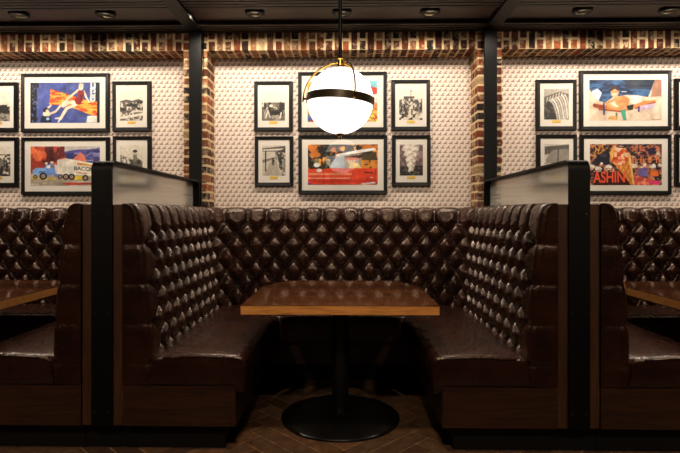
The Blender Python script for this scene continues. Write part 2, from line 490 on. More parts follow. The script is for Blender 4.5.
# seat cushions: loops of a cross-section swept round the U
XI, YI, RI = .49, 3.86 - Y0, .16          # inner edge of the U
XO, YO, RO = WD - .115, L - .115, .22
ZT = .512
def inner(s):   # s 0..1 along half: straight, arc, straight
    l1, l2, l3 = YI - RI, RI * PI / 2, XI - RI
    # concave inner corner: the U opens to the front, so the corner bulges outward
    T = l1 + l2 + l3; d = s * T
    if d < l1: return (-XI, d)
    if d < l1 + l2:
        a = (d - l1) / RI; return (-XI + RI - RI * math.cos(a), YI - RI + RI * math.sin(a))
    return (-XI + RI + d - l1 - l2, YI)
def outer(s, smid):
    l1, l2, l3 = YO - RO, RO * PI / 2, XO - RO
    sm = l1 + l2 * .5
    T = l1 + l2 + l3
    d = s / smid * sm if s < smid else sm + (s - smid) / (1 - smid) * (T - sm)
    if d < l1: return (-XO + .062 * max(0, 1 - max(d, 0) / .1), d)
    if d < l1 + l2:
        a = (d - l1) / RO; return (-XO + RO - RO * math.cos(a), YO - RO + RO * math.sin(a))
    return (-XO + RO + d - l1 - l2, YO)
SM = (YI - RI + RI * PI / 4) / (YI - RI + RI * PI / 2 + XI - RI)
# section: u 0 = inner edge, 1 = outer; z
def section(inset):
    zt, zb, zd = ZT - inset, .355 + inset * .3, .315 + inset
    r = .03
    pts = [(.105, zb), (.055 if inset == 0 else .07, zb), (.05, zd)]
    pts = [(.62, zb), (.058 - 0 + inset * .3, zb), (.052 - inset * .2, zd), (.012 + inset, zd - .002), (.002 + inset, zd + .01), (0 + inset, zd + .06), (inset, zt - .055), (.004 + inset, zt - .028), (.014 + inset, zt - .011), (.03 + inset, zt - .003), (.06, zt), (.12, zt + .004), (.2, zt + .007), (.3, zt + .007), (.4, zt + .002), (.5, zt - .001), (.56, zt - .006), (.59, zt - .018), (.6, zt - .07)]
    return pts
def make_cushion(parent, stations, capa, capb, mirror):
    """stations: list of s in 0..2 (1 = middle)"""
    rows = []
    seq = [(s, 0) for s in stations]
    for s in stations:
        m = s > 1; q = 2 - s if m else s
        i, o = inner(q), outer(q, SM)
        if m: i, o = (-i[0], i[1]), (-o[0], o[1])
        rows.append((Vector((*i, 0)), Vector((*o, 0))))
    def ringat(i, o, inset, shift):
        d = (o - i); ln = d.length; d.normalize(); out = []
        for u, z in section(inset):
            uu = u if u < .3 else .3 + (u - .3) / (.6 - .3) * max(ln - .3 + .02, .05)
            out.append(i + d * uu + Vector((0, 0, z)) + shift)
        return out
    rings = []
    tan0 = (rows[1][0] + rows[1][1] - rows[0][0] - rows[0][1]).normalized(); tan1 = (rows[-1][0] + rows[-1][1] - rows[-2][0] - rows[-2][1]).normalized()
    ends = {0: tan0, 1: tan1}
    for ins, sh in ((.022, .0), (.011, .003), (.004, .009)):
        rings.append(ringat(*rows[0], ins * (1 if capa else .45), tan0 * (sh + .001)))
    for r in rows[1:-1]: rings.append(ringat(*r, 0, Vector()))
    for ins, sh in ((.004, .009), (.011, .003), (.022, .0)):
        rings.append(ringat(*rows[-1], ins * (1 if capb else .45), -tan1 * (sh + .001)))
    n = len(rings[0]); V = [v for r in rings for v in r]; Fc = []
    for a in range(len(rings) - 1):
        for k in range(n):
            Fc.append((a * n + k, a * n + (k + 1) % n, (a + 1) * n + (k + 1) % n, (a + 1) * n + k))
    Fc.append(tuple(range(n))); Fc.append(tuple(range((len(rings) - 1) * n, len(rings) * n)))
    me = bpy.data.meshes.new('seat_cushion'); me.from_pydata([tuple(v) for v in V], [], Fc)
    bm = bmesh.new(); bm.from_mesh(me); bmesh.ops.recalc_face_normals(bm, faces=bm.faces[:]); bm.to_mesh(me); bm.free()
    o = link('seat_cushion', me, LEA, parent, 50)
    for cap, ring in ((capa, rings[1]), (capb, rings[-2])):
        if cap:
            b2 = bmesh.new(); tube(b2, [v + Vector((0, -.004, .001)) for v in ring[2:16]], .0045, 8)
            obj('piping', b2, LEA, o, True)
    return o
def make_booth():
    t = thing('booth_bench', (XC, Y0, 0), 'central U-shaped booth bench in tufted dark brown leather under the lit globe lamp', 'booth', 'tufted leather booths')
    make_backrest(t)
    sA = np.r_[-.003, np.linspace(.02, SM - .01, 22), SM]
    sB = np.r_[SM, np.linspace(SM + .01, 2 - SM - .01, 40), 2 - SM]
    make_cushion(t, list(sA), True, False, False)
    make_cushion(t, list(sB), False, False, False)
    make_cushion(t, [2 - s for s in sA[::-1]], False, True, False)
    zb, zt = .134, .355
    for s in (-1, 1):
        a, b = sorted((s * (WD - .002), s * .548))
        bxo('base_panel', (a, b, .004, .024, zb, zt), PANELX, t, .002)
        a, b = sorted((s * .548, s * .568))
        bxo('base_panel', (a, b, .0245, 1.16, zb, zt), PANEL, t, .002)
        a, b = sorted((s * (WD - .002), s * .615))
        bxo('toe_kick', (a, b, .052, 1.2, 0, zb), TOE, t)
    bxo('base_panel', (-.567, .567, 1.161, 1.181, zb, zt), PANELX, t, .002)
    bxo('toe_kick', (-.614, .614, 1.22, 1.3, 0, zb), TOE, t)
    bxo('back_board', (-WD + .12, WD - .12, L + .001, L + .024, .0, 1.312), PANELX, t)
    return t
booth = make_booth()
dup(booth, None, (XC - P, Y0, 0), 'tufted brown leather booth bench cut off by the left edge, below the truck picture')
dup(booth, None, (XC + P, Y0, 0), 'tufted brown leather booth bench cut off by the right edge, below the ice cream picture')

# ------------------------------------------------------------------ dividers
def make_divider(x, side):
    t = thing('booth_divider', (x, Y0, 0), f'black steel-framed divider with frosted glass top at the {side} end of the central booth', 'divider', 'booth dividers')
    hw, th = .0555, .012; zt, yb, r = 1.553, 1.675, .055
    path = [(0, .134)]
    path += [(r - r * math.cos(a), zt - r + r * math.sin(a)) for a in np.linspace(0, PI / 2, 9)]
    path += [(yb - r + r * math.sin(a), zt - r + r * math.cos(a)) for a in np.linspace(0, PI / 2, 9)]
    path += [(yb, 1.317)]
    pin = []
    for i, p in enumerate(path):
        a = Vector(path[max(i - 1, 0)]); b = Vector(path[min(i + 1, len(path) - 1)]); d = (b - a).normalized()
        pin.append((p[0] + d.y * th, p[1] - d.x * th))
    V, Fc = [], []
    for (o, i) in zip(path, pin):
        V += [(-hw, o[0], o[1]), (hw, o[0], o[1]), (hw, i[0], i[1]), (-hw, i[0], i[1])]
    n = len(path)
    for k in range(n - 1):
        for e in range(4): Fc.append((4 * k + e, 4 * k + (e + 1) % 4, 4 * k + 4 + (e + 1) % 4, 4 * k + 4 + e))
    Fc += [(0, 1, 2, 3), (4 * n - 4, 4 * n - 3, 4 * n - 2, 4 * n - 1)]
    bm = bmesh.new(); vs = [bm.verts.new(v) for v in V]
    for f in Fc: bm.faces.new([vs[q] for q in f])
    obj('steel_frame', bm, BLACK, t, 35)
    bxo('wood_panel', (-.1105, .1105, .0125, 1.685, .134, 1.316), PANEL, t, .002)
    bxo('toe_kick', (-.1105, .1105, .054, 1.62, 0, .134), TOE, t)
    bxo('glass_pane', (-.005, .005, .0125, 1.662, 1.317, 1.5405), FROST, t)
    for z in (1.265, .74, .21):
        for s in (-1, 1):
            bm = bmesh.new(); lathe(bm, [(0, .003), (.003, .0028), (.0045, .0)], 12)
            bmesh.ops.rotate(bm, verts=bm.verts[:], cent=(0, 0, 0), matrix=Matrix.Rotation(PI / 2, 3, 'X'))
            bmesh.ops.translate(bm, verts=bm.verts[:], vec=(s * .036, 0.0005, z))
            obj('bolt', bm, BOLT, t, True)
    return t
make_divider(XC - P / 2, 'left'); make_divider(XC + P / 2, 'right')

# ------------------------------------------------------------------ tables
def make_table():
    t = thing('pedestal_table', (XC + .005, 3.24, 0), 'walnut pedestal table standing in the central booth under the globe lamp', 'table', 'booth tables')
    y0, y1, hw, hb, yc = 2.868 - 3.24, 3.955 - 3.24, .552, .40, 3.64 - 3.24
    pts = [(-hw, y0), (hw, y0), (hw, yc), (hb, y1), (-hb, y1), (-hw, yc)]
    bm = bmesh.new(); za, zb = .709, .76
    lo = [bm.verts.new((x, y, za)) for x, y in pts]; hi = [bm.verts.new((x, y, zb)) for x, y in pts]
    bm.faces.new(lo[::-1]); top = bm.faces.new(hi)
    sf = [bm.faces.new((lo[i], lo[(i + 1) % 6], hi[(i + 1) % 6], hi[i])) for i in range(6)]
    for f in sf: f.material_index = 1
    bmesh.ops.bevel(bm, geom=list(top.edges) + [e for e in bm.edges if abs(e.verts[0].co.z - e.verts[1].co.z) > .01], offset=.004, segments=2, affect='EDGES')
    obj('tabletop', bm, [TOPW, EDGEW], t, 30)
    bm = bmesh.new(); lathe(bm, [(0, .03), (.05, .03), (.052, .035), (.052, .69), (.052, .7085), (0, .7085)], 40); obj('column', bm, BASEM, t, 40)
    bm = bmesh.new(); box(bm, -.3, .3, -.035, .035, .695, .7088); box(bm, -.035, .035, -.3, .5, .6948, .7086); obj('top_bracket', bm, BLACK, t)
    bm = bmesh.new(); lathe(bm, [(0, 0), (.362, 0), (.366, .004), (.366, .012), (.358, .018), (.25, .026), (.1, .031), (0, .032)], 72); obj('base_disc', bm, BASEM, t, 50)
    return t
table = make_table()
dup(table, None, (XC - P + .0, 3.24, 0), 'walnut table cut off by the left edge in the booth below the truck picture')
dup(table, None, (XC + P + .01, 3.24, 0), 'walnut table cut off by the right edge in the booth below the ice cream picture')

# ------------------------------------------------------------------ pendant
def make_pendant():
    yp = 3.25; c = W(340.3, 101, yp)
    t = thing('pendant_lamp', (c.x, yp, c.z), 'large lit white globe pendant with bronze band and brass arms above the central table', 'lamp')
    r = .206
    bm = bmesh.new(); lathe(bm, [(r * math.sin(a), -r * math.cos(a)) for a in np.linspace(0, PI, 41)], 64); obj('globe', bm, GLOBE, t, True)
    bm = bmesh.new()
    lathe(bm, [(r + .0015, -.024), (r + .007, -.024), (r + .007, .024), (r + .0015, .024), (r + .0015, -.024)], 72); g = obj('band', bm, BRONZE, t, 30)
    tilt = Matrix.Rotation(math.radians(4.0), 4, 'Y')
    g.matrix_local = tilt
    zt = r + .03
    for az in (180, -68, 40):
        a = math.radians(az); d = Vector((math.cos(a), math.sin(a), 0)); pts = []
        R2 = r + .026
        for k in np.linspace(0, 1, 26):
            th = k * PI / 2
            pts.append(d * R2 * math.cos(th) + Vector((0, 0, (R2 + .006) * math.sin(th))))
        pts = [d * (r + .026) + Vector((0, 0, -.022))] + pts
        bm = bmesh.new(); tube(bm, [tilt.to_3x3() @ p for p in pts], .0052, 8); obj('arm', bm, BRASS, t, True)
        bm = bmesh.new(); p = tilt.to_3x3() @ (d * (r + .005)); tube(bm, [p, p + d * .026], .007, 10); obj('arm_peg', bm, BRASS, t, 40)
    bm = bmesh.new(); lathe(bm, [(0, r - .004), (.034, r - .004), (.03, r + .008), (.018, r + .014), (.016, zt + .02), (.022, zt + .026), (.012, zt + .04), (0, zt + .04)], 32); obj('top_cap', bm, BRASS, t, 40)
    bm = bmesh.new(); lathe(bm, [(0, -r - .034), (.009, -r - .03), (.012, -r - .02), (.009, -r - .014), (.02, -r - .008), (.024, -r + .003), (0, -r + .003)], 24); obj('finial', bm, BRASS, t, 40)
    bm = bmesh.new(); lathe(bm, [(0, zt + .038), (.0115, zt + .038), (.0115, ZC - c.z - .03), (0, ZC - c.z - .03)], 20); obj('rod', bm, BLACK, t, 40)
    bm = bmesh.new(); lathe(bm, [(0, ZC - c.z - .032), (.06, ZC - c.z - .03), (.065, ZC - c.z - .02), (.065, ZC - c.z + .008), (0, ZC - c.z + .008)], 40); obj('ceiling_canopy', bm, BLACK, t, 40)
make_pendant()

# ------------------------------------------------------------------ downlights
ords = ['first', 'second', 'third', 'fourth', 'fifth', 'sixth', 'seventh']
dl = None
for i, px in enumerate((19, 105.5, 255, 342, 430, 582.5, 669.5)):
    w = W(px, 13, 4.13); x = w.x
    lab = f'black recessed ceiling downlight, {ords[i]} of seven counting from the left'
    if dl is None:
        dl = thing('ceiling_downlight', (x, 4.13, ZC - .012), lab, 'downlight', 'recessed ceiling downlights')
        bm = bmesh.new(); lathe(bm, [(.052, -.006), (.07, -.008), (.078, 0), (.078, .02), (.05, .02), (.05, -.003), (.052, -.006)], 40); obj('trim_ring', bm, BLACK, dl, 40)
        bm = bmesh.new(); lathe(bm, [(.05, -.003), (.044, .012), (.03, .016)], 32); obj('baffle', bm, BRONZE, dl, True)
        bm = bmesh.new(); lathe(bm, [(.0305, .0155), (.02, .0145), (0, .014)], 24); obj('lens', bm, LAMP, dl, True)
    else: dup(dl, None, (x, 4.13, ZC - .012), lab)

# ------------------------------------------------------------------ pictures
class Cv:
    """little painter: colours per grid vertex of a print"""
    def __init__(s, x0, y0, x1, y1, n, seed=1):
        s.x0, s.y0, s.x1, s.y1 = x0, y0, x1, y1
        s.w = n; s.h = max(8, int(n * (y1 - y0) / (x1 - x0)))
        s.X, s.Y = np.meshgrid(np.linspace(x0, x1, s.w), np.linspace(y0, y1, s.h))
        s.a = np.zeros((s.h, s.w, 3)); s.rng = np.random.RandomState(seed)
    def noise(s, sx, sy=None, oct=3):
        sy = sy or sx; out = np.zeros((s.h, s.w)); amp = 1; tot = 0
        for o in range(oct):
            gx, gy = (s.x1 - s.x0) / sx * 2 ** o, (s.y1 - s.y0) / sy * 2 ** o
            g = s.rng.rand(int(gy) + 3, int(gx) + 3)
            u = (s.X - s.x0) / (s.x1 - s.x0) * gx; v = (s.Y - s.y0) / (s.y1 - s.y0) * gy
            iu, iv = u.astype(int), v.astype(int); fu, fv = u - iu, v - iv
            fu = fu * fu * (3 - 2 * fu); fv = fv * fv * (3 - 2 * fv)
            out += amp * ((g[iv, iu] * (1 - fu) + g[iv, iu + 1] * fu) * (1 - fv) + (g[iv + 1, iu] * (1 - fu) + g[iv + 1, iu + 1] * fu) * fv)
            tot += amp; amp *= .55
        return out / tot
    def put(s, m, c, al=1.):
        m = np.clip(m * al, 0, 1)[..., None]; s.a = s.a * (1 - m) + np.array(c, float) * m
    def fill(s, c): s.a[:] = c
    def poly(s, pts, c, al=1.):
        m = np.zeros((s.h, s.w), bool); n = len(pts)
        for i in range(n):
            (xa, ya), (xb, yb) = pts[i], pts[(i + 1) % n]
            if ya == yb: continue
            m ^= ((ya > s.Y) != (yb > s.Y)) & (s.X < (xb - xa) * (s.Y - ya) / (yb - ya) + xa)
        s.put(m.astype(float), c, al)
    def ell(s, cx, cy, rx, ry, c, al=1.): s.put(np.clip((1.15 - ((s.X - cx) / rx) ** 2 - ((s.Y - cy) / ry) ** 2) * 4, 0, 1), c, al)
    def line(s, pts, w, c, al=1.):
        for (xa, ya), (xb, yb) in zip(pts, pts[1:]):
            L2 = (xb - xa) ** 2 + (yb - ya) ** 2 + 1e-6
            t = np.clip(((s.X - xa) * (xb - xa) + (s.Y - ya) * (yb - ya)) / L2, 0, 1)
            d = np.hypot(s.X - xa - t * (xb - xa), s.Y - ya - t * (yb - ya))
            s.put(np.clip((w / 2 - d) / 1.5 + .5, 0, 1), c, al)
    def mottled(s, sx, k, oct=3):
        s.a *= (1 + k * (s.noise(sx, oct=oct) - .5) * 2)[..., None]
SK, SK2 = (236, 208, 178), (196, 120, 72)
def art_banner():
    c = Cv(97, 108, 550, 375, 200, 3); c.fill((66, 78, 142)); c.mottled(40, .35)
    c.put((c.X < 150 + 30 * (c.noise(22) - .5) - (c.Y - 108) * .05).astype(float), (20, 20, 30)); c.put(((c.X < 150) & (c.noise(14) > .66)).astype(float), (88, 98, 130))
    c.poly([(490, 110), (525, 110), (520, 240), (485, 235)], (205, 212, 214)); c.poly([(470, 330), (540, 325), (545, 375), (462, 375)], (222, 216, 204))
    n = c.noise(30, 10)
    tmp = c.a.copy()
    c.poly([(228, 150), (300, 172), (400, 205), (480, 232), (545, 236), (540, 332), (480, 320), (400, 285), (330, 262), (218, 252), (226, 205)], (226, 96, 34))
    m = np.any(np.abs(c.a - tmp) > 1, axis=2)
    c.put((m & (n > .55)).astype(float), (250, 176, 70)); c.put((m & (n < .36)).astype(float), (178, 48, 22))
    c.put((c.X > 524 + 10 * (c.noise(20) - .5)).astype(float) * (c.Y < 232), (22, 22, 26)); c.put((c.X > 532).astype(float), (26, 24, 30)); c.put(((c.X > 500) & (c.Y < 225) & (c.noise(12) > .6)).astype(float), (30, 30, 34))
    c.line([(410, 158), (365, 195), (308, 248)], 13, SK); c.line([(402, 240), (345, 240), (312, 262)], 24, SK); c.line([(395, 255), (335, 278), (296, 345)], 20, SK); c.line([(296, 345), (262, 345)], 10, (244, 226, 204)); c.line([(296, 345), (280, 368)], 10, (244, 226, 204))
    c.line([(448, 165), (462, 205), (480, 238)], 11, SK)
    c.poly([(408, 160), (450, 168), (446, 205), (424, 256), (396, 252), (384, 224), (408, 200)], (132, 30, 28)); c.poly([(420, 190), (446, 190), (430, 240)], (80, 20, 26))
    c.ell(428, 140, 15, 19, SK); c.ell(430, 124, 17, 12, (178, 172, 150)); c.ell(424, 142, 3, 2, (60, 40, 40)); c.line([(424, 150), (430, 151)], 2, (170, 60, 50))
    c.line([(232, 258), (214, 275), (200, 296)], 11, SK); c.line([(300, 256), (262, 300), (222, 316)], 13, SK); c.ell(205, 315, 26, 18, SK)
    c.ell(200, 290, 20, 15, (40, 30, 30)); c.ell(208, 296, 11, 9, SK); c.poly([(160, 372), (172, 330), (230, 332), (236, 372)], (24, 28, 52)); c.ell(212, 348, 12, 10, (150, 190, 224))
    return c
def art_truck():
    c = Cv(97, 98, 550, 368, 210, 5); c.fill((196, 186, 178))
    c.poly([(310, 135), (400, 120), (480, 118), (550, 108), (550, 240), (310, 240)], (82, 78, 140)); c.put(((c.noise(40, 18) > .56) & (c.Y < 230) & (c.X > 310) & (c.Y > 122)).astype(float), (52, 56, 108)); c.put(((c.noise(36, 16) > .6) & (c.X > 380) & (c.Y > 140) & (c.Y < 200)).astype(float), (140, 130, 176))
    c.poly([(97, 98), (318, 98), (322, 160), (332, 210), (97, 260)], (170, 66, 44)); n = c.noise(40, 60)
    mk = (c.X < 330) & (c.Y < 235) & (c.a[..., 0] > 160) & (c.a[..., 1] < 100)
    c.put((mk & (n > .55)).astype(float), (226, 110, 66)); c.put((mk & (n < .42)).astype(float), (92, 34, 30)); c.poly([(220, 120), (245, 98), (250, 190), (226, 200)], (70, 28, 28))
    c.poly([(380, 175), (425, 140), (450, 160), (462, 210), (370, 205)], (228, 126, 98)); c.poly([(97, 190), (190, 210), (190, 250), (97, 290)], (150, 54, 36))
    c.poly([(97, 285), (550, 285), (550, 368), (97, 368)], (176, 158, 138)); c.put(((c.Y > 330) & (c.noise(90, 10) > .56)).astype(float), (208, 196, 178))
    c.poly([(300, 352), (345, 346), (500, 348), (545, 358), (340, 364)], (190, 60, 44)); c.poly([(100, 300), (120, 318), (250, 316), (270, 326), (100, 322)], (232, 200, 60)); c.poly([(380, 302), (445, 300), (450, 328), (385, 326)], (236, 206, 60))
    c.poly([(272, 190), (330, 180), (330, 292), (272, 284)], (216, 206, 190)); c.poly([(330, 180), (550, 222), (550, 304), (330, 292)], (236, 228, 208)); c.poly([(400, 208), (500, 226), (500, 236), (404, 222)], (226, 120, 50)); c.poly([(430, 212), (470, 218), (500, 232), (440, 226)], (232, 190, 60)); c.poly([(395, 274), (465, 280), (465, 286), (395, 281)], (214, 120, 90))
    c.poly([(192, 222), (252, 216), (262, 290), (190, 300)], (98, 136, 196)); c.poly([(202, 228), (224, 226), (224, 246), (200, 248)], (226, 220, 206)); c.poly([(230, 225), (248, 224), (250, 244), (230, 246)], (120, 90, 80)); c.poly([(108, 262), (130, 246), (196, 244), (200, 300), (108, 304)], (126, 166, 214)); c.poly([(150, 268), (195, 266), (196, 276), (150, 278)], (76, 106, 170)); c.ell(200, 214, 10, 8, (232, 220, 190)); c.ell(236, 208, 12, 8, (232, 214, 180))
    c.poly([(100, 290), (150, 296), (150, 318), (104, 314)], (206, 184, 110)); c.poly([(255, 286), (305, 290), (305, 310), (255, 306)], (90, 116, 184))
    for x, y, r in ((180, 302, 24), (328, 306, 21), (366, 307, 21), (455, 314, 20), (290, 306, 15), (128, 306, 14)):
        c.ell(x, y, r, r, (28, 24, 30)); c.ell(x, y, r * .55, r * .55, (186, 160, 140)); c.ell(x, y, r * .2, r * .2, (60, 40, 40))
    return c
def art_car():
    c = Cv(110, 90, 570, 360, 200, 8); c.fill((34, 30, 26)); n = c.noise(34)
    c.put(np.clip((n - .5) * 12, 0, 1), (206, 116, 44)); c.put(np.clip((c.noise(26) - .6) * 12, 0, 1), (232, 160, 76)); c.put(np.clip((.34 - c.noise(30)) * 12, 0, 1), (120, 120, 84))
    c.poly([(470, 150), (560, 140), (570, 250), (460, 250)], (76, 62, 38)); c.put(((c.X > 460) & (c.Y > 195) & (n > .5)).astype(float), (212, 134, 50))
    c.poly([(250, 245), (290, 180), (352, 150), (352, 250)], (176, 184, 190)); c.poly([(352, 160), (460, 155), (462, 250), (352, 250)], (150, 140, 120))
    c.poly([(290, 158), (400, 134), (545, 112), (560, 128), (420, 152), (300, 172)], (236, 232, 226)); c.poly([(352, 172), (462, 160), (458, 182), (360, 186)], (60, 38, 30))
    c.ell(398, 202, 24, 22, (232, 186, 150)); c.poly([(366, 176), (440, 178), (436, 194), (362, 192)], (206, 96, 56)); c.poly([(384, 214), (440, 214), (470, 252), (380, 250)], (238, 206, 130)); c.ell(390, 200, 3, 2, (60, 40, 40)); c.ell(406, 200, 3, 2, (60, 40, 40))
    c.poly([(110, 254), (250, 250), (570, 250), (570, 342), (540, 360), (110, 360)], (224, 70, 34)); c.put(np.exp(-((c.Y - 288) / 7) ** 2) * (c.X < 400), (246, 160, 124)); c.put(np.exp(-((c.Y - 316) / 3.5) ** 2) * (c.X < 390), (250, 200, 170)); c.put(np.exp(-((c.Y - 335) / 12) ** 2) * (c.X > 110), (188, 42, 20), .8)
    c.line([(214, 262), (214, 352)], 3, (130, 30, 16)); c.line([(556, 255), (552, 340)], 3, (130, 30, 16)); c.line([(486, 277), (538, 280)], 7, (72, 40, 34)); c.line([(522, 310), (538, 312)], 5, (244, 210, 190)); c.poly([(455, 352), (545, 340), (560, 350), (480, 360)], (214, 206, 206)); c.poly([(110, 345), (140, 352), (140, 360), (110, 360)], (96, 60, 130))
    c.ell(168, 228, 20, 15, (240, 236, 226)); c.ell(184, 264, 18, 12, (240, 226, 216)); c.poly([(195, 225), (240, 250), (200, 256)], (50, 60, 50))
    return c
def art_house():
    c = Cv(80, 142, 420, 340, 150, 9); c.fill((120, 190, 200)); c.mottled(60, .15)
    c.put(((c.noise(50) > .58) & (c.Y < 220)).astype(float), (222, 226, 214)); c.poly([(80, 150), (140, 142), (180, 210), (80, 260)], (208, 150, 58)); c.poly([(80, 190), (120, 180), (140, 250), (80, 260)], (92, 140, 70))
    c.poly([(80, 240), (420, 225), (420, 340), (80, 340)], (232, 136, 58)); n = c.noise(30)
    c.put(((n > .55) & (c.Y > 235)).astype(float), (244, 188, 90)); c.put(((n < .4) & (c.Y > 235)).astype(float), (176, 66, 40))
    c.poly([(300, 190), (360, 165), (420, 175), (420, 215), (300, 220)], (190, 56, 46)); c.poly([(300, 212), (420, 206), (420, 250), (300, 250)], (236, 226, 208)); c.poly([(330, 220), (350, 220), (350, 240), (330, 240)], (70, 60, 70))
    c.put(((c.Y > 300) & (n > .48)).astype(float), (70, 120, 60)); c.put(((c.Y > 295) & (c.X < 170) & (c.noise(20) > .5)).astype(float), (74, 96, 172)); c.put(((c.Y > 305) & (c.X > 330) & (c.noise(16) > .62)).astype(float), (226, 210, 80))
    return c
def art_bather():
    c = Cv(98, 90, 570, 360, 200, 11); c.fill((222, 196, 170)); c.mottled(90, .08)
    c.poly([(98, 90), (525, 90), (500, 160), (480, 205), (420, 195), (340, 190), (250, 205), (200, 240), (165, 230), (120, 185), (98, 150)], (38, 64, 104)); m = (c.a[..., 2] > c.a[..., 0])
    n = c.noise(60, 20); c.put((m & (n > .55)).astype(float), (56, 96, 140)); c.put((m & (c.X > 330) & (c.Y < 150)).astype(float), (44, 48, 56), .8); c.put((m & (n < .4)).astype(float), (24, 40, 72))
    c.poly([(525, 90), (570, 90), (570, 200), (500, 205), (505, 160)], (168, 122, 98)); c.poly([(112, 165), (150, 145), (180, 175), (160, 225), (118, 195)], (212, 214, 226)); c.line([(310, 168), (338, 168)], 6, (220, 228, 226))
    c.poly([(350, 205), (390, 192), (440, 200), (440, 240), (370, 250)], (234, 222, 206))
    O, D = (208, 128, 70), (140, 66, 36)
    c.line([(520, 236), (460, 240), (395, 268), (340, 285)], 24, O); c.line([(440, 222), (500, 226)], 10, (234, 190, 150)); c.line([(525, 240), (470, 255), (400, 280)], 8, D)
    c.line([(140, 262), (200, 272), (300, 290)], 30, O); c.line([(132, 258), (175, 268)], 24, D); c.line([(160, 284), (300, 300)], 9, D)
    c.poly([(262, 210), (320, 192), (362, 215), (352, 260), (300, 272), (268, 250)], (220, 140, 84)); c.line([(275, 215), (210, 245), (250, 270), (320, 288)], 18, (226, 150, 96)); c.line([(350, 225), (335, 262), (285, 280)], 17, (212, 132, 78)); c.line([(292, 236), (316, 226)], 5, D, .8)
    c.ell(264, 172, 26, 34, (226, 160, 112)); c.ell(262, 150, 28, 20, (60, 44, 38)); c.ell(264, 176, 20, 24, (228, 164, 116)); c.ell(255, 170, 4, 2.5, (60, 34, 28)); c.ell(272, 168, 4, 2.5, (60, 34, 28)); c.line([(256, 186), (274, 184)], 5, (246, 236, 226)); c.line([(266, 174), (268, 179)], 3, D)
    c.poly([(340, 262), (388, 252), (380, 290), (352, 292)], (34, 44, 40)); c.poly([(300, 292), (332, 284), (340, 356), (320, 358)], (58, 150, 120)); c.line([(192, 245), (194, 318)], 10, (48, 56, 110)); c.line([(274, 312), (276, 348)], 11, (70, 64, 60)); c.line([(420, 272), (420, 298)], 12, (64, 54, 120))
    c.poly([(430, 262), (520, 246), (530, 262), (500, 285), (430, 290)], (206, 180, 200)); c.poly([(215, 350), (235, 328), (275, 325), (280, 358)], (196, 150, 84)); c.line([(505, 352), (560, 352)], 3, (120, 90, 76))
    return c
def art_cone():
    c = Cv(98, 85, 570, 360, 220, 13); c.fill((52, 36, 40)); n = c.noise(20); n2 = c.noise(40)
    c.put((n > .56).astype(float), (150, 84, 60)); c.put((n2 > .62).astype(float), (206, 120, 84), .8); c.put(((c.noise(14) > .66)).astype(float), (238, 190, 150), .8)
    c.poly([(140, 130), (225, 140), (228, 225), (140, 220)], (34, 32, 44)); c.ell(175, 215, 9, 8, (236, 226, 214)); c.ell(190, 160, 22, 14, (70, 60, 76))
    for k in range(12):
        x = 365 + k * 17
        for y, col in ((105, (214, 116, 70)), (185, (232, 132, 74))):
            c.line([(x, y - 14 + 6 * (k % 3)), (x + 2 * (k % 4) - 3, y + 26)], 7, col if k % 3 else (40, 34, 50))
            c.line([(x - 5, y + 6 * (k % 2)), (x + 8, y + 4 * (k % 3))], 5, col)
    c.poly([(470, 120), (520, 105), (530, 150), (490, 165)], (56, 42, 66)); c.put(((c.X > 370) & (c.Y > 215) & (c.Y < 245) & (n > .45)).astype(float), (240, 214, 186)); c.poly([(415, 250), (475, 240), (480, 305), (415, 300)], (112, 96, 156)); c.poly([(495, 262), (545, 262), (550, 300), (498, 300)], (228, 112, 44)); c.ell(518, 234, 15, 13, (228, 222, 214)); c.ell(544, 150, 12, 10, (240, 220, 204))
    c.poly([(120, 275), (345, 265), (360, 360), (120, 360)], (70, 28, 24)); c.poly([(385, 290), (470, 312), (560, 335), (560, 360), (380, 360)], (214, 84, 70)); c.poly([(480, 340), (555, 330), (555, 356), (480, 358)], (226, 60, 120)); c.put(((c.Y > 300) & (c.X > 390) & (n > .56)).astype(float), (240, 150, 110))
    for x, y in ((108, 238), (155, 252), (222, 240)): c.ell(x, y, 22, 17, (240, 228, 208)); c.line([(x - 20, y + 8), (x + 20, y + 8)], 5, (160, 96, 60))
    for pts in (([(115, 100), (130, 92), (140, 120), (118, 165), (140, 170)]), ([(150, 150), (165, 100), (182, 95), (186, 130), (160, 150)])): c.line(pts, 7, (224, 150, 40))
    c.poly([(232, 185), (352, 135), (364, 150), (392, 356), (370, 358)], (228, 150, 66)); m = (abs(c.a[..., 0] - 228) < 2) & (abs(c.a[..., 2] - 66) < 2)
    g = (np.sin((c.X * .8 + c.Y * .5) / 4.2) > .7) | (np.sin((c.X * .9 - c.Y * .45) / 4.6) > .75); c.put((m & g).astype(float), (186, 102, 40)); c.poly([(345, 140), (364, 150), (392, 356), (380, 356)], (244, 190, 110))
    c.poly([(228, 185), (236, 110), (262, 92), (272, 108), (330, 112), (352, 140), (350, 190), (310, 225), (262, 222)], (232, 122, 62)); m = (abs(c.a[..., 0] - 232) < 2) & (abs(c.a[..., 2] - 62) < 2)
    s = c.noise(24); c.put((m & (s > .55)).astype(float), (248, 206, 170)); c.put((m & (s < .42)).astype(float), (206, 70, 34)); c.poly([(228, 140), (252, 96), (264, 96), (250, 180), (236, 205)], (240, 180, 84))
    return c
